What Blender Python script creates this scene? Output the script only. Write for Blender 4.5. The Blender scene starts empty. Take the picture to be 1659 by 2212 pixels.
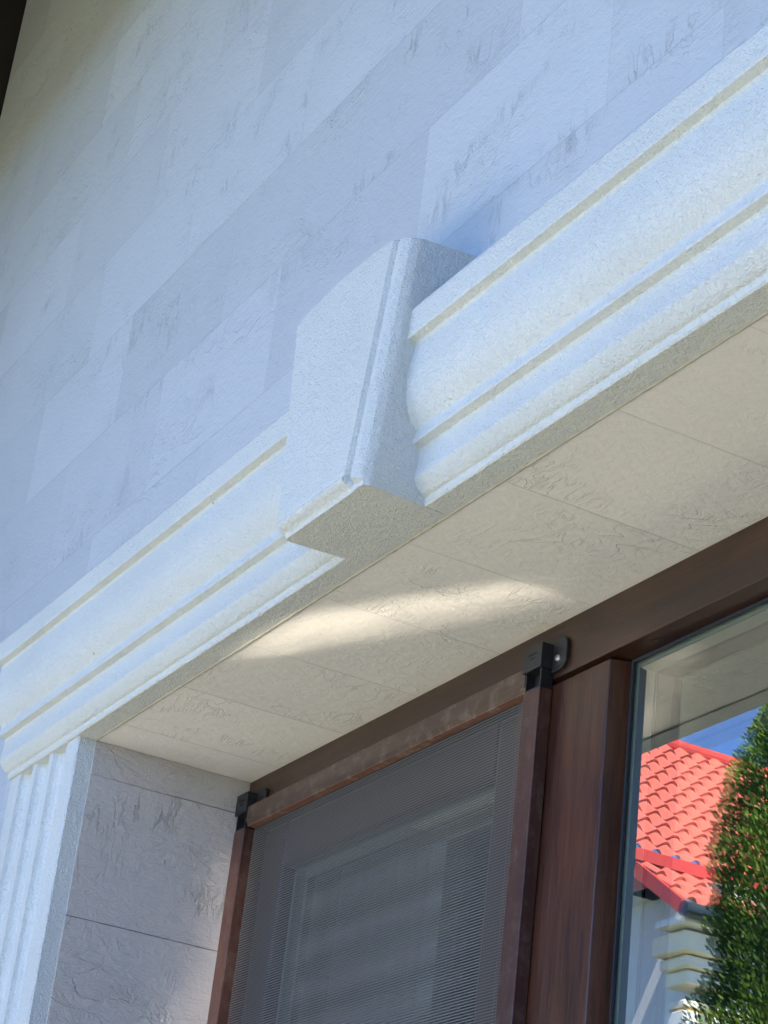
import bpy, bmesh, math, random
from mathutils import Vector, Matrix, noise
random.seed(7)
R = math.radians
C = bpy.context.scene.collection
sc = bpy.context.scene

# ------------------------------------------------------------------ camera
cam = bpy.data.cameras.new('camera')
camo = bpy.data.objects.new('camera', cam); C.objects.link(camo)
M = ((0.48750604, 0.86630712, 0.10885696), (-0.3273178, 0.29691535, -0.89705314), (-0.80944482, 0.401688, 0.42830576))
camo.matrix_world = Matrix(((M[0][0], -M[1][0], -M[2][0], 0), (M[0][1], -M[1][1], -M[2][1], 0),
                            (M[0][2], -M[1][2], -M[2][2], 0), (0, 0, 0, 1)))
cam.sensor_fit = 'VERTICAL'; cam.sensor_height = 36.0; cam.sensor_width = 27.0
cam.lens = 4657.4 / 2212 * 36
cam.clip_start = 0.02; cam.clip_end = 1000
sc.camera = camo

# ------------------------------------------------------------------ light
SUN_EL, SUN_AZ = 56.0, 78.0          # azimuth from +Y towards +X (behind the house, to the right)
w = bpy.data.worlds.new('World'); sc.world = w; w.use_nodes = True
nt = w.node_tree
bg = nt.nodes['Background']; sky = nt.nodes.new('ShaderNodeTexSky')
sky.sky_type = 'NISHITA'; sky.sun_disc = False
sky.sun_elevation = R(SUN_EL); sky.sun_rotation = R(SUN_AZ)
sky.air_density = 1.0; sky.dust_density = 0.0; sky.ozone_density = 8.0; sky.air_density = 0.3
nt.links.new(sky.outputs[0], bg.inputs[0]); bg.inputs[1].default_value = 0.15
sl = bpy.data.lights.new('sun', 'SUN'); sl.energy = 3.6; sl.angle = R(0.5); sl.color = (1.0, 0.95, 0.86)
so = bpy.data.objects.new('sun', sl); C.objects.link(so)
sd = Vector((math.sin(R(SUN_AZ)) * math.cos(R(SUN_EL)), math.cos(R(SUN_AZ)) * math.cos(R(SUN_EL)), math.sin(R(SUN_EL))))
so.rotation_euler = sd.to_track_quat('Z', 'Y').to_euler(); so.location = (3, 3, 8)
sc.view_settings.view_transform = 'Standard'; sc.view_settings.look = 'None'
sc.view_settings.gamma = 1; sc.view_settings.exposure = 2.85
sc.cycles.max_bounces = 10; sc.cycles.diffuse_bounces = 5; sc.cycles.glossy_bounces = 6
sc.cycles.transparent_max_bounces = 16; sc.cycles.transmission_bounces = 6
sc.cycles.use_denoising = True
sc.cycles.blur_glossy = 0.0; sc.cycles.sample_clamp_indirect = 30.0; sc.cycles.use_guiding = True; sc.cycles.caustics_reflective = True

# ------------------------------------------------------------------ helpers
def link(o, parent=None):
    C.objects.link(o)
    if parent is not None:
        o.parent = parent
    return o

def thing(name, label, cat, loc=(0, 0, 0), group=None):
    o = bpy.data.objects.new(name, None); C.objects.link(o)
    o.location = loc; o['label'] = label; o['category'] = cat
    o.empty_display_size = 0.1
    if group: o['group'] = group
    return o

def tag(o, label, cat, group=None):
    o['label'] = label; o['category'] = cat
    if group: o['group'] = group
    return o

def rootloc(p):
    v = Vector((0, 0, 0))
    while p is not None:
        v += Vector(p.location); p = p.parent
    return v

def finish(bm, name, mat, parent=None, smooth=False, bevel=0, segs=2, auto=None):
    """bm holds world coordinates; linked as one mesh object."""
    bmesh.ops.recalc_face_normals(bm, faces=bm.faces[:])
    off = rootloc(parent)
    bmesh.ops.translate(bm, verts=bm.verts[:], vec=-off)
    me = bpy.data.meshes.new(name); bm.to_mesh(me); bm.free()
    if isinstance(mat, (list, tuple)):
        for m in mat: me.materials.append(m)
    else:
        me.materials.append(mat)
    o = bpy.data.objects.new(name, me); link(o, parent)
    if smooth:
        for p in me.polygons: p.use_smooth = True
        me.set_sharp_from_angle(angle=R(32))
    if bevel:
        b = o.modifiers.new('bevel', 'BEVEL'); b.width = bevel; b.segments = segs
        b.limit_method = 'ANGLE'; b.angle_limit = R(30)
        for p in me.polygons: p.use_smooth = True
        b.harden_normals = True
    return o

def box(bm, x0, x1, y0, y1, z0, z1):
    v = [bm.verts.new(p) for p in ((x0, y0, z0), (x1, y0, z0), (x1, y1, z0), (x0, y1, z0),
                                   (x0, y0, z1), (x1, y0, z1), (x1, y1, z1), (x0, y1, z1))]
    for f in ((0, 3, 2, 1), (4, 5, 6, 7), (0, 1, 5, 4), (1, 2, 6, 5), (2, 3, 7, 6), (3, 0, 4, 7)):
        bm.faces.new([v[i] for i in f])

def prism_x(bm, prof, x0, x1):
    """prof: list of (y,z)"""
    a = [bm.verts.new((x0, y, z)) for y, z in prof]; b = [bm.verts.new((x1, y, z)) for y, z in prof]
    n = len(prof)
    for i in range(n):
        bm.faces.new((a[i], a[(i + 1) % n], b[(i + 1) % n], b[i]))
    bm.faces.new(a[::-1]); bm.faces.new(b)

def prism_z(bm, prof, z0, z1):
    a = [bm.verts.new((x, y, z0)) for x, y in prof]; b = [bm.verts.new((x, y, z1)) for x, y in prof]
    n = len(prof)
    for i in range(n):
        bm.faces.new((a[i], a[(i + 1) % n], b[(i + 1) % n], b[i]))
    bm.faces.new(a[::-1]); bm.faces.new(b)

def cyl(bm, c, axis, r, h, n=20, r2=None):
    axis = Vector(axis).normalized(); q = axis.to_track_quat('Z', 'Y')
    r2 = r if r2 is None else r2
    A, B = [], []
    for i in range(n):
        t = 2 * math.pi * i / n
        A.append(bm.verts.new(Vector(c) + q @ Vector((r * math.cos(t), r * math.sin(t), 0))))
        B.append(bm.verts.new(Vector(c) + q @ Vector((r2 * math.cos(t), r2 * math.sin(t), h))))
    for i in range(n):
        bm.faces.new((A[i], A[(i + 1) % n], B[(i + 1) % n], B[i]))
    bm.faces.new(A[::-1]); bm.faces.new(B)

def resample(prof, step, closed=False):
    out = []
    n = len(prof); rng = n if closed else n - 1
    for i in range(rng):
        a = Vector(prof[i]); b = Vector(prof[(i + 1) % n]); L = (b - a).length
        k = max(1, round(L / step))
        for j in range(k): out.append(tuple(a.lerp(b, j / k)))
    if not closed: out.append(tuple(prof[-1]))
    return out

def rough(bm, amp, freq, big=0.0):
    """trowelled-stucco relief: every vertex moves along its normal"""
    bm.normal_update()
    mv = []
    for v in bm.verts:
        p = v.co * freq
        d = noise.noise(p) * 0.7 + noise.noise(p * 2.3 + Vector((7, 3, 1))) * 0.4
        d = d * amp + noise.noise(v.co * 9) * big
        mv.append(v.normal * d)
    for v, m in zip(bm.verts, mv): v.co += m

def grid(bm, fn, nu, nv, closed_u=False):
    V = [[bm.verts.new(fn(i, j)) for j in range(nv)] for i in range(nu)]
    for i in range(nu if closed_u else nu - 1):
        for j in range(nv - 1):
            k = (i + 1) % nu
            bm.faces.new((V[i][j], V[k][j], V[k][j + 1], V[i][j + 1]))
    return V

# ------------------------------------------------------------------ materials
def newmat(name):
    m = bpy.data.materials.new(name); m.use_nodes = True
    nt = m.node_tree; return m, nt, nt.nodes['Principled BSDF']

class N:
    """tiny node helper"""
    def __init__(s, nt): s.nt = nt
    def __call__(s, kind, ins=None, **kw):
        n = s.nt.nodes.new('ShaderNode' + kind)
        for k, v in kw.items(): setattr(n, k, v)
        for k, v in (ins or {}).items():
            sk = n.inputs[k]
            if isinstance(v, bpy.types.NodeSocket): s.nt.links.new(v, sk)
            else: sk.default_value = v
        return n
    def math(s, op, a, b=0.0, c=0.0, clamp=False):
        n = s('Math', operation=op, use_clamp=clamp)
        for i, v in enumerate((a, b, c)):
            if isinstance(v, bpy.types.NodeSocket): s.nt.links.new(v, n.inputs[i])
            else: n.inputs[i].default_value = v
        return n.outputs[0]
    def ramp(s, fac, stops, interp='LINEAR'):
        n = s('ValToRGB', {'Fac': fac}); cr = n.color_ramp; cr.interpolation = interp
        while len(cr.elements) < len(stops): cr.elements.new(0.5)
        for e, (p, c) in zip(cr.elements, stops):
            e.position = p; e.color = c if len(c) == 4 else (*c, 1)
        return n.outputs[0]
    def mix(s, f, a, b, blend='MIX'):
        n = s('Mix', data_type='RGBA', blend_type=blend)
        for i, v in ((0, f), (6, a), (7, b)):
            if isinstance(v, bpy.types.NodeSocket): s.nt.links.new(v, n.inputs[i])
            else: n.inputs[i].default_value = v if i == 0 else (v if len(v) == 4 else (*v, 1))
        return n.outputs[2]

def mat_stucco():
    m, nt, b = newmat('white_stucco'); n = N(nt)
    co = n('TexCoord').outputs['Object']
    n1 = n('TexNoise', {'Vector': co, 'Scale': 210.0, 'Detail': 2.0, 'Roughness': 0.55, 'Distortion': 1.2})
    n2 = n('TexNoise', {'Vector': co, 'Scale': 90.0, 'Detail': 3.0})
    n3 = n('TexNoise', {'Vector': co, 'Scale': 3.0, 'Detail': 4.0})
    h = n.math('ADD', n.math('MULTIPLY', n1.outputs[0], 1.0), n.math('MULTIPLY', n2.outputs[0], 0.45))
    bp = n('Bump', {'Height': h, 'Strength': 0.9, 'Distance': 0.0032})
    col = n.ramp(n3.outputs[0], [(0.3, (0.565, 0.60, 0.585)), (0.7, (0.63, 0.66, 0.64))])
    pit = n.ramp(n1.outputs[0], [(0.28, (0.90, 0.88, 0.85)), (0.40, (1, 1, 1))])
    col = n.mix(1.0, col, pit, 'MULTIPLY')
    # a few dark specks and scuffs in the paint
    v = n('TexVoronoi', {'Vector': co, 'Scale': 9.0})
    spot = n.math('LESS_THAN', v.outputs['Distance'], 0.018)
    col = n.mix(n.math('MULTIPLY', spot, 0.75), col, (0.10, 0.08, 0.06))
    nt.links.new(col, b.inputs['Base Color']); nt.links.new(bp.outputs[0], b.inputs['Normal'])
    b.inputs['Roughness'].default_value = 0.75
    return m

def mat_stone(name, plane, ox, oz, bw, rh, base=(0.62, 0.59, 0.55), tone=0.06, joint=0.55, relief=1.0, seed=0.0, darkmarks=0.6, mortar=0.0009, jb=1.0):
    """split-slate look cladding panel. plane: 'xz', 'yz' or 'xy'; joints come from the brick grid"""
    m, nt, b = newmat(name); n = N(nt)
    co = n('TexCoord').outputs['Object']
    sp = n('SeparateXYZ', {0: co}); X, Y, Z = sp.outputs
    u, v = {'xz': (X, Z), 'yz': (Y, Z), 'xy': (Y, X)}[plane]
    u = n.math('SUBTRACT', u, ox); v = n.math('SUBTRACT', v, oz)
    cv = n('CombineXYZ', {0: u, 1: v, 2: 0.0}).outputs[0]
    # slightly uneven joints
    wob = n('TexNoise', {'Vector': co, 'Scale': 25.0, 'Detail': 3.0})
    wv = n('VectorMath', {0: wob.outputs['Color'], 1: (0.5, 0.5, 0.5)}, operation='SUBTRACT')
    wv2 = n('VectorMath', {0: wv.outputs[0], 'Scale': 0.0035}, operation='SCALE')
    cvw = n('VectorMath', {0: cv, 1: wv2.outputs[0]}, operation='ADD').outputs[0]
    br = n('TexBrick', {'Vector': cvw, 'Color1': (0, 0, 0, 1), 'Color2': (1, 1, 1, 1), 'Mortar': (0.5, 0.5, 0.5, 1),
                        'Scale': 1.0, 'Mortar Size': mortar, 'Mortar Smooth': 0.1, 'Bias': 0.0, 'Brick Width': bw, 'Row Height': rh})
    br.offset = 0.5; br.offset_frequency = 2
    tile = br.outputs['Color']
    # each tile gets its own piece of the slate pattern
    tv = n('VectorMath', {0: tile, 'Scale': 37.0}, operation='SCALE').outputs[0]
    seedv = n('VectorMath', {0: cv, 1: (seed, seed * 2, seed)}, operation='ADD').outputs[0]
    pv = n('VectorMath', {0: seedv, 1: tv}, operation='ADD').outputs[0]
    mp = n('Mapping', {'Vector': pv, 'Scale': (1.0, 1.7, 1.0), 'Rotation': (0, 0, R(22))}).outputs[0]
    nz = n('TexNoise', {'Vector': mp, 'Scale': 5.5, 'Detail': 7.0, 'Roughness': 0.55, 'Distortion': 0.35})
    t = n.math('MULTIPLY', nz.outputs[0], 9.0)
    fr = n.math('FRACT', t); fl = n.math('FLOOR', t)
    st = n('MapRange', {'Value': fr, 'From Min': 0.0, 'From Max': 0.14}, interpolation_type='SMOOTHSTEP').outputs[0]
    edge = n.math('MULTIPLY', n.math('SUBTRACT', 1.0, n.math('ABSOLUTE', n.math('SUBTRACT', n.math('MULTIPLY', fr, 16.0), 1.0))), 1.0, clamp=True)
    terr = n.math('ADD', fl, st)
    mk = n('TexNoise', {'Vector': mp, 'Scale': 3.2, 'Detail': 4.0})
    mask = n('MapRange', {'Value': mk.outputs[0], 'From Min': 0.50, 'From Max': 0.70}, interpolation_type='SMOOTHSTEP').outputs[0]
    # flat relief outside the mask: blend terraced with smooth noise
    hT = n.math('MULTIPLY', n.math('SUBTRACT', terr, t), mask)
    fine = n('TexNoise', {'Vector': mp, 'Scale': 60.0, 'Detail': 5.0, 'Roughness': 0.6})
    mpc = n('Mapping', {'Vector': pv, 'Scale': (2.6, 0.8, 1.0), 'Rotation': (0, 0, R(-24))}).outputs[0]
    med = n('TexNoise', {'Vector': mpc, 'Scale': 14.0, 'Detail': 6.0, 'Roughness': 0.6, 'Distortion': 0.5})
    rd = n.math('ABSOLUTE', n.math('SUBTRACT', med.outputs[0], 0.5))
    crack = n('MapRange', {'Value': rd, 'From Min': 0.0, 'From Max': 0.030, 'To Min': 1.0, 'To Max': 0.0}).outputs[0]
    mk2 = n('TexNoise', {'Vector': mp, 'Scale': 6.0, 'Detail': 2.0})
    cm = n('MapRange', {'Value': mk2.outputs[0], 'From Min': 0.52, 'From Max': 0.68}).outputs[0]
    crk = n.math('MULTIPLY', crack, cm)
    swirl = n('TexNoise', {'Vector': mp, 'Scale': 26.0, 'Detail': 5.0, 'Roughness': 0.62, 'Distortion': 1.6})
    sw = n.math('MULTIPLY', n.math('SUBTRACT', 1.0, n.math('MULTIPLY', n.math('ABSOLUTE', n.math('SUBTRACT', swirl.outputs[0], 0.5)), 9.0), clamp=True), n.math('ADD', 0.30, n.math('MULTIPLY', mask, 0.35)))
    h = n.math('ADD', n.math('MULTIPLY', hT, 0.55), n.math('MULTIPLY', fine.outputs[0], 0.5))
    h = n.math('ADD', h, n.math('MULTIPLY', sw, 0.30))
    h = n.math('ADD', h, n.math('MULTIPLY', crk, 0.34))
    h = n.math('SUBTRACT', h, n.math('MULTIPLY', br.outputs['Fac'], jb))
    bp = n('Bump', {'Height': h, 'Strength': 1.0, 'Distance': 0.0022 * relief})
    # colour: tone per tile, faint clouds, ochre and painted crack shadow in the chips
    tt = n('SeparateColor', {0: tile}).outputs[0]
    k = n.math('ADD', 1.0 - tone, n.math('MULTIPLY', tt, 2 * tone))
    cl = n('TexNoise', {'Vector': pv, 'Scale': 2.2, 'Detail': 5.0})
    k = n.math('MULTIPLY', k, n.math('ADD', 0.93, n.math('MULTIPLY', cl.outputs[0], 0.14)))
    hs = n('HueSaturation', {'Value': k, 'Color': (*base, 1)}).outputs[0]
    em = n.math('MULTIPLY', n.math('MULTIPLY', edge, mask), n.math('MULTIPLY', cm, darkmarks))
    mk3 = n('TexNoise', {'Vector': pv, 'Scale': 11.0})
    cm3 = n('MapRange', {'Value': mk3.outputs[0], 'From Min': 0.52, 'From Max': 0.62}).outputs[0]
    col = n.mix(n.math('MULTIPLY', em, cm3), hs, (0.22, 0.16, 0.10))
    col = n.mix(n.math('MULTIPLY', n.math('MULTIPLY', crk, cm3), darkmarks * 0.7), col, (0.25, 0.19, 0.13))
    col = n.mix(n.math('MULTIPLY', br.outputs['Fac'], n.math('MULTIPLY', n('MapRange', {'Value': mk.outputs[0], 'From Min': 0.35, 'From Max': 0.55}).outputs[0], joint)), col, (0.20, 0.17, 0.14))
    nt.links.new(col, b.inputs['Base Color']); nt.links.new(bp.outputs[0], b.inputs['Normal'])
    b.inputs['Roughness'].default_value = 0.62
    return m

def mat_wood(name, axis, dark=(0.020, 0.006, 0.003), light=(0.085, 0.031, 0.014), rough_=0.30, contrast=1.0, dust=0.0):
    m, nt, b = newmat(name); n = N(nt)
    co = n('TexCoord').outputs['Object']
    s = [1.0, 1.0, 1.0]; s[axis] = 0.045
    mp = n('Mapping', {'Vector': co, 'Scale': tuple(s)}).outputs[0]
    g = n('TexNoise', {'Vector': mp, 'Scale': 260.0, 'Detail': 4.0, 'Roughness': 0.6, 'Distortion': 0.3})
    s2 = [1.0, 1.0, 1.0]; s2[axis] = 0.12
    mp2 = n('Mapping', {'Vector': co, 'Scale': tuple(s2)}).outputs[0]
    g2 = n('TexNoise', {'Vector': mp2, 'Scale': 28.0, 'Detail': 4.0, 'Distortion': 1.2})
    f = n.math('ADD', n.math('MULTIPLY', g.outputs[0], 0.5), n.math('MULTIPLY', g2.outputs[0], 0.5))
    mid = tuple((a + c) / 2 for a, c in zip(dark, light))
    col = n.ramp(f, [(0.36, dark), (0.52, mid), (0.66, light)])
    if dust:
        d = n('TexNoise', {'Vector': co, 'Scale': 40.0, 'Detail': 6.0, 'Roughness': 0.7})
        dm = n('MapRange', {'Value': d.outputs[0], 'From Min': 0.50, 'From Max': 0.72}).outputs[0]
        col = n.mix(n.math('MULTIPLY', dm, dust), col, (0.42, 0.36, 0.28))
    nt.links.new(col, b.inputs['Base Color'])
    bp = n('Bump', {'Height': g.outputs[0], 'Strength': 0.35, 'Distance': 0.0006})
    nt.links.new(bp.outputs[0], b.inputs['Normal'])
    sm = n('TexNoise', {'Vector': co, 'Scale': 9.0, 'Detail': 3.0})
    rr = n.math('ADD', rough_ - 0.08, n.math('MULTIPLY', sm.outputs[0], 0.2))
    nt.links.new(rr, b.inputs['Roughness'])
    return m

def mat_plain(name, col, rough_=0.5, metal=0.0, nscale=0, namt=0.15, bump=0.0, bscale=60):
    m, nt, b = newmat(name); n = N(nt)
    b.inputs['Base Color'].default_value = (*col, 1)
    b.inputs['Roughness'].default_value = rough_; b.inputs['Metallic'].default_value = metal
    co = n('TexCoord').outputs['Object']
    if nscale:
        t = n('TexNoise', {'Vector': co, 'Scale': nscale, 'Detail': 5.0})
        k = n.math('ADD', 1 - namt, n.math('MULTIPLY', t.outputs[0], 2 * namt))
        hs = n('HueSaturation', {'Value': k, 'Color': (*col, 1)})
        nt.links.new(hs.outputs[0], b.inputs['Base Color'])
    if bump:
        t = n('TexNoise', {'Vector': co, 'Scale': bscale, 'Detail': 3.0})
        bp = n('Bump', {'Height': t.outputs[0], 'Strength': 0.6, 'Distance': bump})
        nt.links.new(bp.outputs[0], b.inputs['Normal'])
    return m

def mat_glass(name, f0, tint, wav=0.0):
    m, nt, b = newmat(name); n = N(nt); nt.nodes.remove(b)
    # two-sided Schlick term so that light also gets out from behind the pane
    ge = n('NewGeometry')
    dt = n('VectorMath', {0: ge.outputs['Normal'], 1: ge.outputs['Incoming']}, operation='DOT_PRODUCT').outputs['Value']
    om = n.math('SUBTRACT', 1.0, n.math('ABSOLUTE', dt), clamp=True)
    fr = n.math('ADD', f0, n.math('MULTIPLY', n.math('POWER', om, 5.0), 1.0 - f0))
    tr = n('BsdfTransparent', {'Color': (*tint, 1)})
    gl = n('BsdfGlossy', {'Color': (0.97, 0.99, 0.98, 1), 'Roughness': 0.0})
    if wav:
        co = n('TexCoord').outputs['Object']
        t = n('TexNoise', {'Vector': co, 'Scale': 3.0, 'Detail': 1.0})
        bp = n('Bump', {'Height': t.outputs[0], 'Strength': 1.0, 'Distance': wav})
        nt.links.new(bp.outputs[0], gl.inputs['Normal'])
    mx = n('MixShader', {0: fr, 1: tr.outputs[0], 2: gl.outputs[0]})
    nt.links.new(mx.outputs[0], nt.nodes['Material Output'].inputs[0])
    return m

def mat_mesh(pitch=0.0040):
    m, nt, b = newmat('insect_mesh'); n = N(nt)
    co = n('TexCoord').outputs['Object']; sp = n('SeparateXYZ', {0: co})
    def lines(s, duty):
        f = n.math('FRACT', n.math('DIVIDE', s, pitch))
        return n.math('LESS_THAN', f, duty)
    a = lines(sp.outputs[2], 0.40); c = lines(sp.outputs[0], 0.16)
    al = n.math('MAXIMUM', a, c)
    b.inputs['Base Color'].default_value = (0.125, 0.118, 0.105, 1); b.inputs['Roughness'].default_value = 0.55
    tr = n('BsdfTransparent')
    mx = n('MixShader', {0: al, 1: tr.outputs[0], 2: b.outputs[0]})
    nt.links.new(mx.outputs[0], nt.nodes['Material Output'].inputs[0])
    return m

def mat_spacer():
    m, nt, b = newmat('spacer_metal'); n = N(nt)
    co = n('TexCoord').outputs['Object']; sp = n('SeparateXYZ', {0: co})
    # vent perforations: two rows of small pale dots along the bar
    along = n.math('ADD', sp.outputs[0], sp.outputs[2])
    f = n.math('FRACT', n.math('DIVIDE', along, 0.0072))
    dot = n.math('LESS_THAN', n.math('ABSOLUTE', n.math('SUBTRACT', f, 0.5)), 0.16)
    y = sp.outputs[1]
    r1 = n.math('LESS_THAN', n.math('ABSOLUTE', n.math('SUBTRACT', y, 1.4215)), 0.0011)
    r2 = n.math('LESS_THAN', n.math('ABSOLUTE', n.math('SUBTRACT', y, 1.4075)), 0.0008)
    d = n.math('MULTIPLY', dot, n.math('MAXIMUM', r1, r2))
    g = n.math('LESS_THAN', n.math('FRACT', n.math('DIVIDE', y, 0.003)), 0.25)
    col = n.mix(n.math('MULTIPLY', g, 0.35), (0.22, 0.26, 0.22), (0.14, 0.17, 0.14))
    col = n.mix(d, col, (0.85, 0.85, 0.75))
    nt.links.new(col, b.inputs['Base Color'])
    nt.links.new(n.math('SUBTRACT', 0.15, n.math('MULTIPLY', d, 0.15)), b.inputs['Metallic'])
    b.inputs['Roughness'].default_value = 0.45
    return m

STUCCO = mat_stucco()
WALLM = mat_stone('slate_look_cladding', 'xz', -2.795, 1.4886, 0.45, 0.2265, base=(0.475, 0.515, 0.55), tone=0.07, joint=0.15, relief=1.35, darkmarks=0.08, mortar=0.0005, jb=0.35)
JAMBM = mat_stone('reveal_cladding', 'yz', 0.3, 0.987, 3.0, 0.2295, base=(0.50, 0.465, 0.43), tone=0.02, joint=0.9, relief=2.4, seed=3.3, darkmarks=0.0)
SOFM = mat_stone('soffit_cladding', 'xy', 0.3, -2.272, 3.0, 0.2235, base=(0.77, 0.755, 0.71), tone=0.02, joint=0.28, relief=1.3, seed=8.1, darkmarks=0.08, jb=0.45)
WOODX = mat_wood('brown_wood_horizontal_shaded', 0, dark=(0.016, 0.008, 0.005), light=(0.060, 0.025, 0.012))  # darker than the upright wood: shade on the head frame painted in
WOODZ = mat_wood('brown_wood_vertical', 2)
WOODX2 = mat_wood('screen_rail_brown', 0, dark=(0.045, 0.025, 0.016), light=(0.095, 0.054, 0.034), rough_=0.36, dust=0.25)
WOODZ2 = mat_wood('screen_stile_brown', 2, dark=(0.036, 0.014, 0.010), light=(0.075, 0.030, 0.019), rough_=0.36, dust=0.12)
BLACK = mat_plain('black_plastic', (0.012, 0.012, 0.013), 0.42, nscale=80, namt=0.2, bump=0.0003, bscale=300)
RUBBER = mat_plain('black_gasket', (0.010, 0.011, 0.014), 0.6, nscale=60)
STEEL = mat_plain('screw_steel', (0.6, 0.6, 0.58), 0.3, 1.0, nscale=200, namt=0.2)
DARKWOOD = mat_plain('dark_stained_timber', (0.012, 0.008, 0.006), 0.7, nscale=30, namt=0.3)
EAVEM = mat_wood('eave_boards', 0, dark=(0.06, 0.03, 0.015), light=(0.13, 0.07, 0.035), rough_=0.5)
GLASS = mat_glass('window_glass', 0.27, (0.80, 0.86, 0.83), wav=0.00012)
GLASS_IN = mat_glass('inner_glass', 0.22, (0.80, 0.86, 0.83))
SPACER = mat_spacer()
MESHM = mat_mesh()
CURT = mat_plain('curtain_fabric', (0.42, 0.42, 0.40), 0.9, nscale=40)
ROOM = mat_plain('room_paint', (0.30, 0.29, 0.27), 0.9, nscale=5)

# ------------------------------------------------------------------ dimensions (camera eye at z = 0)
GZ = -1.55                       # ground level
YW = 1.088                       # face of the house wall
XJ = -3.137                      # left reveal face
XR = -1.12                       # right reveal face
ZT = 1.10                        # reveal soffit
YF = 1.372                       # front of the window frame
YG = 1.401                       # outer pane
SILL = -0.55
FD = 0.66  # fascia drop, added depth to keep sky off the upper wall
OV = 1.45                        # eave overhang

# ------------------------------------------------------------------ setting
bm = bmesh.new()
s = 300
vs = [bm.verts.new(p) for p in ((-s, -s, GZ), (s, -s, GZ), (s, s, GZ), (-s, s, GZ))]; bm.faces.new(vs)
GRASS = mat_plain('lawn_ground', (0.10, 0.11, 0.06), 0.95, nscale=2.0, namt=0.3, bump=0.02, bscale=30)
g = finish(bm, 'ground', GRASS); g['kind'] = 'structure'

def mat_paving():
    m, nt, b = newmat('sandstone_paving'); n = N(nt)
    co = n('TexCoord').outputs['Object']
    br = n('TexBrick', {'Vector': co, 'Color1': (0.80, 0.70, 0.50, 1), 'Color2': (0.74, 0.65, 0.46, 1), 'Mortar': (0.25, 0.21, 0.16, 1),
                        'Scale': 1.0, 'Mortar Size': 0.006, 'Brick Width': 0.6, 'Row Height': 0.4})
    t = n('TexNoise', {'Vector': co, 'Scale': 8.0, 'Detail': 6.0})
    hs = n('HueSaturation', {'Value': n.math('ADD', 0.88, n.math('MULTIPLY', t.outputs[0], 0.24)), 'Color': br.outputs[0]})
    nt.links.new(hs.outputs[0], b.inputs['Base Color'])
    bp = n('Bump', {'Height': n.math('SUBTRACT', t.outputs[0], br.outputs['Fac']), 'Distance': 0.004})
    nt.links.new(bp.outputs[0], b.inputs['Normal']); b.inputs['Roughness'].default_value = 0.8
    return m
bm = bmesh.new(); box(bm, -10.5, 9.0, -2.8, 1.25, GZ + 0.004, GZ + 0.10)
g = finish(bm, 'terrace', mat_paving(), bevel=0.01); g['kind'] = 'structure'

# ------------------------------------------------------------------ house wall with its window opening
house = thing('house_wall', 'pale slate-look clad house wall around the recessed window', 'wall', (-2.1, YW, GZ))
XL, XE, ZTOP = -4.72, 2.6, 3.66
YB = 1.50
bm = bmesh.new()
def wallpanel(bm, x0, x1, z0, z1):
    box(bm, x0, x1, YW, YB, z0, z1)
# one shell with the opening left out
xs_ = (XL, XJ - 0.012, XR + 0.012, XE); zs_ = (GZ, SILL - 0.04, ZT + 0.0125, ZTOP)
FV = [[[bm.verts.new((x, y, z)) for z in zs_] for x in xs_] for y in (YW, YB)]
for i in range(3):
    for j in range(3):
        if i == 1 and j == 1: continue
        for q in (0, 1):
            bm.faces.new((FV[q][i][j], FV[q][i + 1][j], FV[q][i + 1][j + 1], FV[q][i][j + 1]))
def rim(pts):
    for (a, b), (c, d) in zip(pts, pts[1:] + pts[:1]):
        bm.faces.new((FV[0][a][b], FV[0][c][d], FV[1][c][d], FV[1][a][b]))
rim([(0, 0), (1, 0), (2, 0), (3, 0), (3, 1), (3, 2), (3, 3), (2, 3), (1, 3), (0, 3), (0, 2), (0, 1)])
rim([(1, 1), (2, 1), (2, 2), (1, 2)])
# far corner: chipped, slightly rounded arris
o = finish(bm, 'facade', WALLM, house, bevel=0.012)
bm = bmesh.new()
box(bm, XJ - 0.012, XJ, 1.0955, YB, SILL - 0.04, ZT + 0.0005)
finish(bm, 'reveal_jamb', JAMBM, house, bevel=0.0015)
bm = bmesh.new(); box(bm, XR, XR + 0.012, 1.0955, YB, SILL - 0.04, ZT + 0.0005)
finish(bm, 'reveal_jamb', JAMBM, house, bevel=0.0015)
bm = bmesh.new(); box(bm, XJ - 0.012, XR + 0.012, 1.0885, YB, ZT + 0.0005, ZT + 0.0125)
finish(bm, 'reveal_soffit', SOFM, house)
bm = bmesh.new(); box(bm, XJ - 0.012, XR + 0.012, YW - 0.05, YB, SILL - 0.04, SILL)
finish(bm, 'window_sill', STUCCO, house, bevel=0.004)

# roof eave over the wall
eave = thing('roof_eave', 'brown boarded roof eave overhanging the top of the clad wall', 'roof', (-1.0, YW, ZTOP))
bm = bmesh.new(); x = XL - 0.9
while x < XE + 0.5:
    box(bm, x, x + 0.097, YW - OV, YW + 3.2, ZTOP, ZTOP + 0.02); x += 0.1
finish(bm, 'soffit_boards', EAVEM, eave)
bm = bmesh.new(); box(bm, XL - 0.95, XE + 0.55, YW - OV - 0.03, YW - OV - 0.002, ZTOP - FD, ZTOP + 0.20)  # unseen front board hung low to shade the wall top
finish(bm, 'fascia', EAVEM, eave, bevel=0.004)
bm = bmesh.new(); prism_x(bm, [(YW - OV - 0.1, ZTOP + 0.205), (YW - OV - 0.1, ZTOP + 0.235), (YW + 3.2, ZTOP + 2.3), (YW + 3.2, ZTOP + 0.205)], XL - 1.0, XE + 0.6)
finish(bm, 'roof_slab', mat_plain('roof_clay', (0.30, 0.07, 0.04), 0.6, nscale=10), eave)

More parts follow.
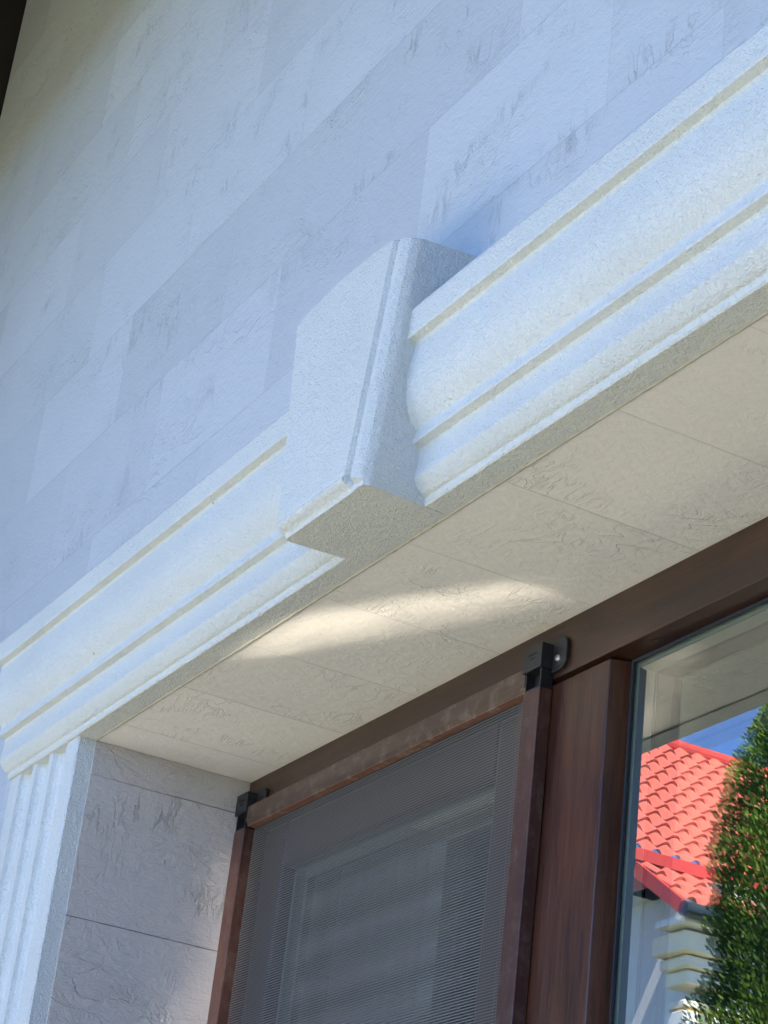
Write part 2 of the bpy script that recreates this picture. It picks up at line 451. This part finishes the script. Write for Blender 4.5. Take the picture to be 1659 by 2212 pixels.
# dark timber end wall; its unseen outward reach is added to block sky
porch = thing('timber_porch', 'near-black timber porch side closing the far top-left end of the wall, extended out of view to block sky', 'porch', (XL - 0.1, 0.4, GZ + 0.1))
bm = bmesh.new(); box(bm, XL - 0.22, XL - 0.004, -0.38, YB, GZ + 0.1, 2.55)
finish(bm, 'side_wall', DARKWOOD, porch, bevel=0.006)
bm = bmesh.new(); box(bm, XL - 0.24, XL - 0.003, -4.0, YB, 2.551, ZTOP - 0.004)
finish(bm, 'sky_block_gable', DARKWOOD, porch, bevel=0.006)

# house body behind the wall so that no sky leaks in
bm = bmesh.new()
box(bm, XL, XE, 1.502, 4.6, ZT + 0.35, ZT + 0.45)            # ceiling
box(bm, XL, XE, 4.6, 4.75, GZ, ZTOP)
box(bm, XL, XL + 0.15, 1.502, 4.6, GZ, ZT + 0.35)
box(bm, XE - 0.15, XE, 1.502, 4.6, GZ, ZT + 0.35)
finish(bm, 'room_shell', ROOM, house)

# unseen wing added on the right to shade the right-facing sides
bm = bmesh.new(); box(bm, 3.6, 4.0, -2.6, YW - 0.001, GZ, ZTOP + 0.3)
tag(finish(bm, 'added_shade_wing', WALLM), 'pale clad wing added out of view right of the camera for its shade', 'wall')

bm = bmesh.new()
n_ = 520
grid(bm, lambda i, j: (XJ + (XR - XJ) * i / (n_ - 1), (1.0925, 1.0940, 1.0962, 1.0975)[j] + 0.0009 * noise.noise(Vector((i * 0.21, j, 0))),
     ZT + (0.0, -0.0011, -0.0011, 0.0)[j] - 0.0006 * (1 + noise.noise(Vector((i * 0.33, 5, j)))) * (1 if j in (1, 2) else 0)), n_, 4)
finish(bm, 'sealant_bead', mat_plain('yellowed_sealant', (0.42, 0.40, 0.34), 0.7, nscale=60, namt=0.3), house, smooth=True)

# ------------------------------------------------------------------ cornice moulding
P = [(1.0885, 1.345), (1.004, 1.340), (1.000, 1.333), (1.000, 1.2970), (1.0008, 1.2955), (1.0118, 1.2940),
     (1.0128, 1.289), (1.0108, 1.277), (1.0092, 1.262), (1.0086, 1.246), (1.0098, 1.231), (1.0130, 1.216),
     (1.0185, 1.2035), (1.0258, 1.1935), (1.0315, 1.1870), (1.0320, 1.182), (1.0300, 1.171), (1.0308, 1.1690),
     (1.0418, 1.1672), (1.0430, 1.162), (1.0425, 1.150), (1.0410, 1.135), (1.0402, 1.1275), (1.0425, 1.1235),
     (1.0460, 1.1190), (1.0505, 1.1140), (1.0545, 1.1105), (1.0585, 1.1094), (1.0592, 1.107), (1.0598, 1.102), (1.0620, 1.1000), (1.0935, 1.1000)]
def mould(name, prof, x0, x1, dx, amp, freq):
    pr = resample(prof, 0.0032)
    nx = int((x1 - x0) / dx)
    bm = bmesh.new()
    V = grid(bm, lambda i, j: (x0 + (x1 - x0) * i / (nx - 1), pr[j][0], pr[j][1]), nx, len(pr))
    rough(bm, amp, freq)
    # end caps and back
    for i in (0, nx - 1):
        bm.faces.new([V[i][j] for j in range(len(pr))])
    bm.faces.new([V[0][0], V[nx - 1][0], V[nx - 1][-1], V[0][-1]])
    return bm
bm = mould('cornice', P, -3.452, -0.81, 0.0034, 0.0008, 230)
o = finish(bm, 'cornice', STUCCO, smooth=True)
tag(o, 'long white stucco cornice moulding running above the window recess', 'cornice')

# ------------------------------------------------------------------ keystone
def keystone():
    bm = bmesh.new()
    z0, z1 = 1.0993, 1.433
    def lerp(a, b, t): return a + (b - a) * t
    zs = [z0, 1.1025, 1.105, 1.1075, 1.110, 1.1125, 1.115, 1.1175, 1.119, 1.1215]
    while zs[-1] < z1 - 0.004: zs.append(zs[-1] + 0.0036)
    zs.append(z1)
    bead = [0.0135, 0.0125, 0.0105, 0.0045, 0.001, -0.0015, -0.002, -0.001, 0.001, 0.0]
    # plan contour: (t, where) ; built per z
    def contour(z, k):
        t = (z - 1.1) / 0.333
        yf = lerp(0.963, 0.975, t); xr = lerp(-2.026, -1.996, t); xl = lerp(-2.234, -2.292, t)
        off = bead[k] if k < len(bead) else 0.0
        inb = k < len(bead)
        pts = [(xl + 0.006, 1.0885), (xl, yf + 0.016 + off * .6), (xl + 0.001, yf + 0.005 + off), (xl + 0.005, yf + off)]
        pts += [(xr - 0.034, yf + off), (xr - 0.0305, yf + 0.0065 + (0.006 if inb else 0)), (xr - 0.0255, yf + 0.0070 + (0.005 if inb else 0)),
                (xr - 0.021, yf + 0.0030 + (0.009 if inb and k < 4 else 0)), (xr - 0.013, yf + 0.0035 + (0.008 if inb and k < 3 else 0)),
                (xr - 0.004, yf + 0.010 + (0.003 if inb and k < 3 else 0)), (xr, yf + 0.020), (xr - 0.008, 1.0885)]
        return pts
    seg = [26, 4, 3, 62, 3, 2, 3, 3, 3, 3, 26]
    def col(z, k):
        c = contour(z, k); out = []
        for i, m in enumerate(seg):
            a, b = Vector(c[i]), Vector(c[i + 1])
            for q in range(m): out.append(a.lerp(b, q / m))
        out.append(Vector(c[-1])); return out
    cols = [col(z, k) for k, z in enumerate(zs)]
    nu = len(cols[0])
    x_l, x_r = -2.29, -1.998
    def topz(p):   # gently crowned top that rises towards the wall
        u = (p[0] - x_l) / (x_r - x_l)
        z = 1.4345 + 0.010 * math.sin(math.pi * min(1, max(0, u * 1.05))) - 0.008 * max(0, u - 0.86) / 0.14 - 0.007 * max(0, 0.05 - u) / 0.05
        return z + 0.014 * (p[1] - 0.975) / 0.11
    def fn(i, j):
        p = cols[j][i]; z = zs[j]
        if z > 1.35:
            s_ = (z - 1.35) / (z1 - 1.35); z = 1.35 + s_ * (topz(p) - 1.35)
        return (p[0], p[1], z)
    V = grid(bm, fn, nu, len(zs))
    # rounded top edge ring
    n = len(zs)
    cx = sum(cols[-1][i][0] for i in range(nu)) / nu
    ring2 = []
    for i in range(nu):
        p = cols[-1][i]
        q = Vector((p[0] + (0.006 if p[0] < cx else -0.006) * (1 if (i < 29 or i > nu - 36) else 0.0), min(1.0885, p[1] + (0.006 if 20 < i < nu - 20 else 0))))
        ring2.append(bm.verts.new((q[0], q[1], topz(q) + 0.0035)))
    for i in range(nu - 1): bm.faces.new((V[i][n - 1], V[i + 1][n - 1], ring2[i + 1], ring2[i]))
    rough(bm, 0.0009, 210)
    bm.faces.new(ring2)
    bm.faces.new([V[i][0] for i in range(nu)])
    return bm
o = finish(keystone(), 'keystone', STUCCO, smooth=True)
tag(o, 'tapered white stucco keystone block projecting over the cornice middle', 'keystone')

# ------------------------------------------------------------------ fluted pilasters
def pilaster(x_in, sgn, label):
    """x_in: face towards the window opening; sgn -1 left pilaster"""
    W = 0.312
    land0, fl, land = 0.050, 0.060, 0.017
    pts = [(0, 1.0955), (0, 1.0690), (0.0025, 1.0665)]
    x = land0
    for k in range(3):
        for q in range(9):
            a = math.pi * q / 8
            pts.append((x + fl * (1 - math.cos(a)) / 2, 1.0665 + 0.017 * math.sin(a)))
        x += fl + land
    pts += [(W - 0.003, 1.0665), (W, 1.070), (W, 1.0885)]
    pr = resample(pts, 0.0032)
    zs0, zs1 = -0.6, 1.1003
    nz = int((zs1 - zs0) / 0.0038)
    bm = bmesh.new()
    V = grid(bm, lambda i, j: (x_in + sgn * pr[j][0], pr[j][1], zs0 + (zs1 - zs0) * i / (nz - 1)), nz, len(pr))
    rough(bm, 0.0008, 230)
    bm.faces.new([v for v in V[0]]); bm.faces.new([v for v in V[-1]])
    # plain lower shaft
    prism_z(bm, [(x_in, 1.0955), (x_in, 1.0665), (x_in + sgn * W, 1.0665), (x_in + sgn * W, 1.0885)], GZ + 0.1, zs0 - 0.0005)
    o = finish(bm, 'pilaster', STUCCO, smooth=True)
    return tag(o, label, 'pilaster')
pilaster(-3.140, -1, 'white fluted pilaster left of the window under the cornice end')
pilaster(-1.117, 1, 'white fluted pilaster at the right side of the window opening')

# ------------------------------------------------------------------ window
win = thing('window', 'dark brown wooden window with a mosquito-screened left half and a fixed right pane', 'window', (-2.1, YF, SILL))
HB = 1.022
bm = bmesh.new()
prism_x(bm, [(YF, ZT + 0.0), (YF, HB + 0.001), (YF + 0.001, HB), (YG - 0.002, HB - 0.007), (1.47, HB - 0.007), (1.47, ZT)], XJ + 0.0005, XR - 0.0005)
finish(bm, 'head_frame', WOODX, win, bevel=0.0015)
MX0, MX1 = -2.300, -2.090          # mullion, front face; bevel runs on to the glass
bm = bmesh.new()
prism_z(bm, [(MX0, YF + 0.0008), (MX1, YF + 0.0008), (MX1 + 0.012, YG - 0.0015), (MX1 + 0.012, 1.468), (MX0, 1.468)], SILL + 0.05, HB - 0.0075)
finish(bm, 'mullion', WOODZ, win, bevel=0.0015)
bm = bmesh.new(); box(bm, XJ + 0.0005, -3.09, YF, 1.466, SILL + 0.05, HB - 0.008)
finish(bm, 'jamb_frame', WOODZ, win, bevel=0.002)
bm = bmesh.new(); box(bm, -1.20, XR - 0.0005, YF, 1.466, SILL + 0.05, HB - 0.008)
finish(bm, 'jamb_frame', WOODZ, win, bevel=0.002)
bm = bmesh.new(); box(bm, XJ + 0.0005, XR - 0.0005, YF, 1.466, SILL, SILL + 0.05)
finish(bm, 'bottom_frame', WOODX, win, bevel=0.002)
# fixed right glazing
gx0, gx1, gz0, gz1 = MX1 + 0.012, -1.205, SILL + 0.05, HB - 0.007
def frame_ring(bm, x0, x1, z0, z1, wd, y0, y1):
    box(bm, x0, x0 + wd, y0, y1, z0, z1); box(bm, x1 - wd, x1, y0, y1, z0, z1)
    box(bm, x0 + wd, x1 - wd, y0, y1, z1 - wd, z1); box(bm, x0 + wd, x1 - wd, y0, y1, z0, z0 + wd)
bm = bmesh.new(); frame_ring(bm, gx0 + 0.0003, gx1, gz0, gz1 - 0.0003, 0.004, YG - 0.004, YG - 0.0006)
finish(bm, 'gasket', RUBBER, win)
glz = gz1 - 0.0006
def pane(name, mat, x0, x1, z0, z1, y, par):
    bm = bmesh.new()
    v = [bm.verts.new(p) for p in ((x0, y, z0), (x1, y, z0), (x1, y, z1), (x0, y, z1))]; bm.faces.new(v)
    return finish(bm, name, mat, par)
op = pane('glass_pane', GLASS, gx0 + 0.0005, gx1, gz0, glz, YG, win)
pane('glass_pane', GLASS_IN, gx0 + 0.0005, gx1, gz0, glz, 1.4285, win)
bm = bmesh.new(); frame_ring(bm, gx0 + 0.001, gx1, gz0, glz - 0.0008, 0.009, YG + 0.002, 1.4255)
finish(bm, 'spacer_bar', SPACER, win)
bm = bmesh.new(); frame_ring(bm, gx0 + 0.001, gx1, gz0, glz - 0.0008, 0.0093, 1.4258, 1.4282)
finish(bm, 'edge_seal', RUBBER, win)
bm = bmesh.new(); frame_ring(bm, gx0 + 0.001, gx1, gz0, glz - 0.0008, 0.007, 1.4315, 1.440)
frame_ring(bm, gx0 + 0.001, gx1, gz0, glz - 0.0008, 0.006, 1.4402, 1.468)
finish(bm, 'glazing_bead', mat_wood('inner_bead', 2, dark=(0.02, 0.006, 0.004), light=(0.05, 0.015, 0.01)), win)

# left casement behind the screen
sx0, sx1, sz0, sz1 = -3.0895, MX0 - 0.0005, SILL + 0.0505, HB - 0.0085
sash = None
bm = bmesh.new(); frame_ring(bm, sx0, sx1, sz0, sz1, 0.078, 1.392, 1.455)
finish(bm, 'sash', mat_wood('sash_wood', 0, dark=(0.014, 0.006, 0.004), light=(0.045, 0.018, 0.010)), win, bevel=0.006, segs=3)
pane('glass_pane', GLASS, sx0 + 0.078, sx1 - 0.078, sz0 + 0.078, sz1 - 0.078, 1.412, win)
bm = bmesh.new(); frame_ring(bm, sx0 + 0.0785, sx1 - 0.0785, sz0 + 0.0785, sz1 - 0.0785, 0.008, 1.415, 1.436)
finish(bm, 'spacer_bar', SPACER, win)
pane('glass_pane', GLASS_IN, sx0 + 0.0785, sx1 - 0.0785, sz0 + 0.0785, sz1 - 0.0785, 1.440, win)

# curtain inside the room
bm = bmesh.new()
def curt(x0, x1, ph):
    n_ = 220
    grid(bm, lambda i, j: (x0 + (x1 - x0) * i / (n_ - 1), 1.62 + 0.022 * math.sin(i * 0.33 + ph) + 0.010 * math.sin(i * 0.11 + 1 + ph), GZ + 0.15 + (ZT + 0.22 - GZ - 0.15) * j), n_, 2)
curt(-3.25, -2.86, 0)
o = finish(bm, 'curtain', CURT, smooth=True)
tag(o, 'pale gathered curtain hanging inside behind the screened window', 'curtain')

# ------------------------------------------------------------------ insect screen
YS, YSB = 1.352, 1.3715
L0, L1, R0, R1 = -3.127, -3.088, -2.256, -2.217
ZR0, ZR1 = 1.0115, 1.0430
scr = thing('insect_screen', 'brown framed mosquito screen hooked over the left half of the window', 'insect screen', (-2.67, YS, SILL))
bm = bmesh.new(); box(bm, L0, L1, YS, YSB, SILL + 0.02, 1.0075); finish(bm, 'stile', WOODZ2, scr, bevel=0.0012)
bm = bmesh.new(); box(bm, R0, R1, YS, YSB, SILL + 0.02, 1.0075); finish(bm, 'stile', WOODZ2, scr, bevel=0.0012)
bm = bmesh.new()
prism_x(bm, [(YS + 0.0005, ZR1), (YS + 0.0005, ZR0 + 0.006), (YS + 0.003, ZR0 + 0.003), (YS + 0.004, ZR0), (YSB, ZR0), (YSB, ZR1)], L1 + 0.0005, R0 - 0.0005)
rl = finish(bm, 'rail', WOODX2, scr, bevel=0.0008)
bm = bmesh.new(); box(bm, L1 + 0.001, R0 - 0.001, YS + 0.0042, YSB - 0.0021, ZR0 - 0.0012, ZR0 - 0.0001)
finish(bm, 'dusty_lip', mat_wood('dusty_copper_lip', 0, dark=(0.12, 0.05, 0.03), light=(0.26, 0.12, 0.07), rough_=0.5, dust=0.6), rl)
bm = bmesh.new(); box(bm, L1 + 0.0005, R0 - 0.0005, YS + 0.0005, YSB, SILL + 0.02, SILL + 0.052); finish(bm, 'rail', WOODX2, scr, bevel=0.0012)
pane('insect_mesh', MESHM, L1 + 0.0003, R0 - 0.0003, SILL + 0.05, ZR0, YSB - 0.002, scr)

def bracket(xa, xb, plate_dir, par):
    """corner hook: connector in the stile, square cap, side plate with a screw"""
    bm = bmesh.new(); t = 0.0025
    # connector: hollow box open towards the viewer
    z0, z1 = 1.0076, 1.0335
    box(bm, xa + 0.001, xa + 0.001 + t, YS + 0.0008, YSB - 0.0005, z0, z1)
    box(bm, xb - 0.001 - t, xb - 0.001, YS + 0.0008, YSB - 0.0005, z0, z1)
    box(bm, xa + 0.001 + t, xb - 0.001 - t, YSB - 0.006, YSB - 0.0005, z0, z1)
    box(bm, xa + 0.001 + t, xb - 0.001 - t, YS + 0.0008, YSB - 0.0065, z0, z0 + t)
    c = finish(bm, 'connector', BLACK, par, bevel=0.0004)
    bm = bmesh.new(); box(bm, xa - 0.003, xb + 0.002, YS - 0.003, YF - 0.0008, 1.0340, 1.0690)
    b = finish(bm, 'bracket', BLACK, par, bevel=0.0016, segs=3)
    # side plate with rounded corner, screwed to the head frame
    bm = bmesh.new()
    px = xb + 0.0023
    pts = [(px, 1.028), (px + 0.024, 1.030), (px + 0.032, 1.038)]
    for q in range(7):
        a = math.pi / 2 * q / 6
        pts.append((px + 0.020 + 0.012 * math.cos(a), 1.062 + 0.012 * math.sin(a)))
    pts += [(px, 1.074)]
    A = [bm.verts.new((x, YF - 0.006, z)) for x, z in pts]; B = [bm.verts.new((x, YF - 0.0006, z)) for x, z in pts]
    for i in range(len(pts)): bm.faces.new((A[i], A[(i + 1) % len(pts)], B[(i + 1) % len(pts)], B[i]))
    bm.faces.new(A[::-1]); bm.faces.new(B)
    pl = finish(bm, 'plate', BLACK, b, bevel=0.001)
    bm = bmesh.new()
    cyl(bm, (px + 0.014, YF - 0.0062, 1.045), (0, -1, 0), 0.0052, 0.003, 24, 0.0036)
    s_ = finish(bm, 'screw', STEEL, b, bevel=0.0006)
    # faint moulded lettering marks on the cap face: two short raised rows
    bm = bmesh.new()
    random.seed(3)
    for row, zz, x0_, n_ in ((0, 1.0545, 0.0105, 7), (1, 1.0485, 0.0145, 4)):
        for k in range(n_):
            x_ = xa + x0_ + k * 0.0029
            hgt = random.choice((0.003, 0.0026, 0.0022))
            box(bm, x_, x_ + 0.0009, YS - 0.0036, YS - 0.0029, zz, zz + hgt)
            if k % 2: box(bm, x_ + 0.0009, x_ + 0.0020, YS - 0.0036, YS - 0.0029, zz + hgt * .4, zz + hgt * .4 + 0.0007)
    finish(bm, 'moulded_lettering', BLACK, b)
    return b
bracket(L0 + 0.001, L1 - 0.002, 1, scr)
bracket(R0, R1, 1, scr)

# ------------------------------------------------------------------ neighbouring house (seen mirrored in the right pane)
MY = 2 * YG
def W(x, yp, z): return (x, MY - yp, z)       # yp: depth measured through the mirror
RED = mat_plain('red_roof_sheet', (0.50, 0.12, 0.085), 0.45, nscale=6, namt=0.08)
RED2 = mat_plain('red_flashing', (0.50, 0.05, 0.035), 0.4, nscale=6, namt=0.08)
DKGREY = mat_plain('dark_gutter', (0.02, 0.03, 0.035), 0.4, nscale=10)
NWHITE = mat_plain('white_render', (0.70, 0.69, 0.66), 0.8, nscale=4, namt=0.06)
NCREAM = mat_plain('cream_render', (0.72, 0.66, 0.52), 0.8, nscale=4, namt=0.06)
NBLUE = mat_plain('grey_blue_render', (0.60, 0.61, 0.62), 0.8, nscale=4, namt=0.06)
nb = thing('neighbour_house', 'white house with a red metal tile roof mirrored in the right window pane', 'house', W(-22, 18, GZ))
def tile_roof(bm, x0, z0, x1, z1, y0, y1, rows):
    """wavy stepped sheet from the upper line (x0,z0) to the eave (x1,z1), running y0..y1 (mirror depth)"""
    L = math.hypot(x1 - x0, z1 - z0); nx_, nz_ = (z0 - z1) / L, (x1 - x0) / L
    ny = int((y1 - y0) / 0.028); per = 12; nr = rows * per
    def fn(i, j):
        y = y0 + (y1 - y0) * i / ny; t = j / nr; f = (j % per) / (per - 1) if j < nr else 1.0
        row = min(rows - 1, j // per)
        tt = (row + f) / rows
        h = 0.045 * math.sin(2 * math.pi * y / 0.30) + 0.042 * f
        tt2 = tt + 0.0
        return W(x0 + (x1 - x0) * tt2 + nx_ * h, y, z0 + (z1 - z0) * tt2 + nz_ * h)
    grid(bm, fn, ny + 1, nr)
bm = bmesh.new(); tile_roof(bm, -24.2, 10.70, -21.2, 7.93, 14.0, 26.0, 13)
rf = finish(bm, 'roof', RED, nb, smooth=True)
bm = bmesh.new()
a = W(-24.25, 13.9, 10.74); cyl(bm, a, (0, -1, 0), 0.12, 12.2, 14)
finish(bm, 'ridge_cap', RED2, rf)
bm = bmesh.new(); tile_roof(bm, -20.95, 7.68, -20.0, 7.03, 14.40, 26.0, 3)
lr = finish(bm, 'lower_roof', RED, nb, smooth=True)
bm = bmesh.new(); box(bm, -21.22, -21.16, MY - 26, MY - 14.0, 7.80, 7.95); box(bm, -21.9, -21.22, MY - 26, MY - 14.0, 7.6, 7.90)
finish(bm, 'fascia', RED2, nb)
bm = bmesh.new()   # verge board of the lower roof
v = [W(-20.97, 14.34, 7.70), W(-19.98, 14.34, 7.05), W(-19.98, 14.34, 6.86), W(-20.97, 14.34, 7.50)]
v2 = [W(x, MY - y + 0.05, z) for x, y, z in v]
A = [bm.verts.new(p) for p in v]; B = [bm.verts.new(p) for p in v2]
for i in range(4): bm.faces.new((A[i], A[(i + 1) % 4], B[(i + 1) % 4], B[i]))
bm.faces.new(A); bm.faces.new(B[::-1]); finish(bm, 'verge_board', RED2, lr)
bm = bmesh.new(); cyl(bm, W(-19.93, 14.33, 6.93), (0, -1, 0), 0.09, 11.5, 16)
finish(bm, 'gutter', DKGREY, nb)
bm = bmesh.new(); box(bm, -20.6, -20.02, MY - 26, MY - 14.42, 6.82, 6.90); finish(bm, 'eave_soffit', NWHITE, nb)
bm = bmesh.new(); box(bm, -32, -20.5, MY - 26, MY - 15.28, GZ, 7.6); box(bm, -28, -21.3, MY - 25.8, MY - 14.9, 7.6, 7.85)
finish(bm, 'wall', NBLUE, nb)
bm = bmesh.new(); box(bm, -32, -24.3, MY - 26, MY - 14.4, 7.9, 8.0); finish(bm, 'rear_roof', RED2, nb)
bm = bmesh.new()
for k, (z0, z1, e) in enumerate(((6.55, 6.79, 0.30), (6.40, 6.54, 0.18), (6.22, 6.39, 0.10), (5.92, 6.02, 0.14))):
    box(bm, -20.85 if k < 3 else -20.7, -20.49 + e, MY - 26, MY - 14.86 + e, z0, z1)
finish(bm, 'moulding', NCREAM, nb, bevel=0.03)
bm = bmesh.new()
z = 5.90
while z > GZ + 0.3:
    box(bm, -20.68, -20.30, MY - 15.3, MY - 14.68, z - 0.40, z - 0.025); z -= 0.425
finish(bm, 'quoin', NWHITE, nb, bevel=0.02)
bm = bmesh.new(); box(bm, -20.64, -20.34, MY - 15.26, MY - 14.72, GZ, 5.9); finish(bm, 'quoin_joint', mat_plain('ochre_joint', (0.50, 0.36, 0.14), 0.8, nscale=5), nb)

# ------------------------------------------------------------------ thuja
def mat_leaf():
    m, nt, b = newmat('thuja_foliage'); n = N(nt)
    oi = n('Attribute', attribute_name='tone'); 
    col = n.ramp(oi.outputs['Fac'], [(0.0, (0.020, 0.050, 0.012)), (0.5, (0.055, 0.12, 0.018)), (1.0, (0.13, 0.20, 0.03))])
    nt.links.new(col, b.inputs['Base Color']); b.inputs['Roughness'].default_value = 0.85
    b.inputs['Specular IOR Level'].default_value = 0.2
    return m
tr = thing('thuja_tree', 'tall dense green conifer mirrored at the right of the window pane', 'tree', (-7.635, MY - 6.52, GZ))
bm = bmesh.new(); cyl(bm, (-7.635, MY - 6.52, GZ), (0, 0, 1), 0.10, 4.6, 10, 0.02)
finish(bm, 'trunk', mat_plain('bark', (0.12, 0.08, 0.05), 0.9, nscale=20), tr)
bm = bmesh.new()
n_ = 24
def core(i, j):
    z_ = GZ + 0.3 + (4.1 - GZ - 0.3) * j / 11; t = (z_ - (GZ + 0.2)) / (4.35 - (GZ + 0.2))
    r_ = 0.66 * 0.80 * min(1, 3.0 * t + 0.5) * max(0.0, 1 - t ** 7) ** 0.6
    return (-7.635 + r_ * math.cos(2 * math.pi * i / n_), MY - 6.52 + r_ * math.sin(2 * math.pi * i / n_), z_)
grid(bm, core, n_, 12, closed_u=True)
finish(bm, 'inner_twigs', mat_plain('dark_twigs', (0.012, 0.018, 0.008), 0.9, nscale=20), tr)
bm = bmesh.new(); lay = bm.loops.layers.float_color.new('tone') if False else None
tones = []
rnd = random.Random(11)
def rad(z):
    t = (z - (GZ + 0.2)) / (4.35 - (GZ + 0.2))
    return 0.76 * min(1, 3.0 * t + 0.5) * max(0.0, 1 - t ** 7) ** 0.6
for k in range(150000):
    z = rnd.uniform(GZ + 0.25, 4.33); th = rnd.uniform(0, 2 * math.pi)
    cl = noise.noise(Vector((math.cos(th) * 2.2, math.sin(th) * 2.2, z * 2.2)))
    cl2 = noise.noise(Vector((math.cos(th) * 6, math.sin(th) * 6, z * 5)))
    rr = rad(z) * (1 + 0.16 * cl + 0.10 * cl2) * (1 - 0.35 * rnd.random() ** 2.5)
    c = Vector((-7.635 + rr * math.cos(th), MY - 6.52 + rr * math.sin(th), z))
    out = Vector((math.cos(th), math.sin(th), rnd.uniform(0.3, 1.6))).normalized()
    side = out.cross(Vector((rnd.uniform(-1, 1), rnd.uniform(-1, 1), rnd.uniform(-1, 1)))).normalized()
    L = rnd.uniform(0.018, 0.045); wd = L * 0.22
    q = [c - side * wd * .4, c + out * L * .55 - side * wd, c + out * L, c + out * L * .5 + side * wd]
    bm.faces.new([bm.verts.new(p) for p in q])
    tones.append(min(1, max(0, 0.45 + 0.9 * cl + 0.5 * cl2 + rnd.uniform(-.2, .2))))
bmesh.ops.translate(bm, verts=bm.verts[:], vec=-Vector(tr.location))
me = bpy.data.meshes.new('crown'); bm.to_mesh(me); bm.free()
at = me.attributes.new('tone', 'FLOAT', 'FACE')
for i, t in enumerate(tones): at.data[i].value = t
me.materials.append(mat_leaf())
link(bpy.data.objects.new('crown', me), tr)

# ------------------------------------------------------------------ added unseen mirror plates: throw sun streaks on the soffit and left reveal
def mirror_plate(quad, centre_t, p, rough_, name, label):
    """flat plate whose sun reflection falls on the quad; p = the point where its middle stands"""
    p = Vector(p); T = Vector(centre_t); d = (T - p).normalized(); n_ = (sd + d).normalized()
    q = []
    for t in quad:
        t = Vector(t); k = (t - p).dot(n_) / d.dot(n_); q.append(t - d * k)
    th = n_ * 0.006; m_ = len(q)
    bm = bmesh.new()
    A = [bm.verts.new(v) for v in q]; B = [bm.verts.new(v - th) for v in q]
    for i in range(m_): bm.faces.new((A[i], A[(i + 1) % m_], B[(i + 1) % m_], B[i]))
    bm.faces.new(A); bm.faces.new(B[::-1])
    mid = sum(q, Vector()) / m_
    t_ = thing(name, label, 'garden reflector', (mid.x, mid.y, GZ + 0.1))
    m = mat_plain(name + '_steel', (0.40, 0.37, 0.33), rough_, 1.0, nscale=30, namt=0.10)
    finish(bm, 'steel_plate', m, t_)
    bm = bmesh.new()
    cyl(bm, (mid.x, mid.y, GZ + 0.1), (0, 0, 1), 0.014, mid.z - GZ - 0.1 - 0.009, 14)
    finish(bm, 'stake', m, t_)
mirror_plate([(-2.72, 1.075, 1.1), (-2.10, 1.360, 1.1), (-1.96, 1.345, 1.1), (-2.44, 1.105, 1.1)], (-2.35, 1.22, 1.1), (-1.5, -1.0, 0.05), 0.016,
             'reflector_plate', 'added unseen steel mirror plate throwing the sun streak onto the soffit')
mirror_plate([(-3.137, 1.365, 1.00), (-3.137, 1.275, 0.56), (-3.137, 1.42, 0.50), (-3.137, 1.42, 0.95)], (-3.137, 1.34, 0.75), (-1.35, -1.15, -0.35), 0.07,
             'reflector_plate', 'added unseen lower steel mirror plate throwing sun onto the left reveal')
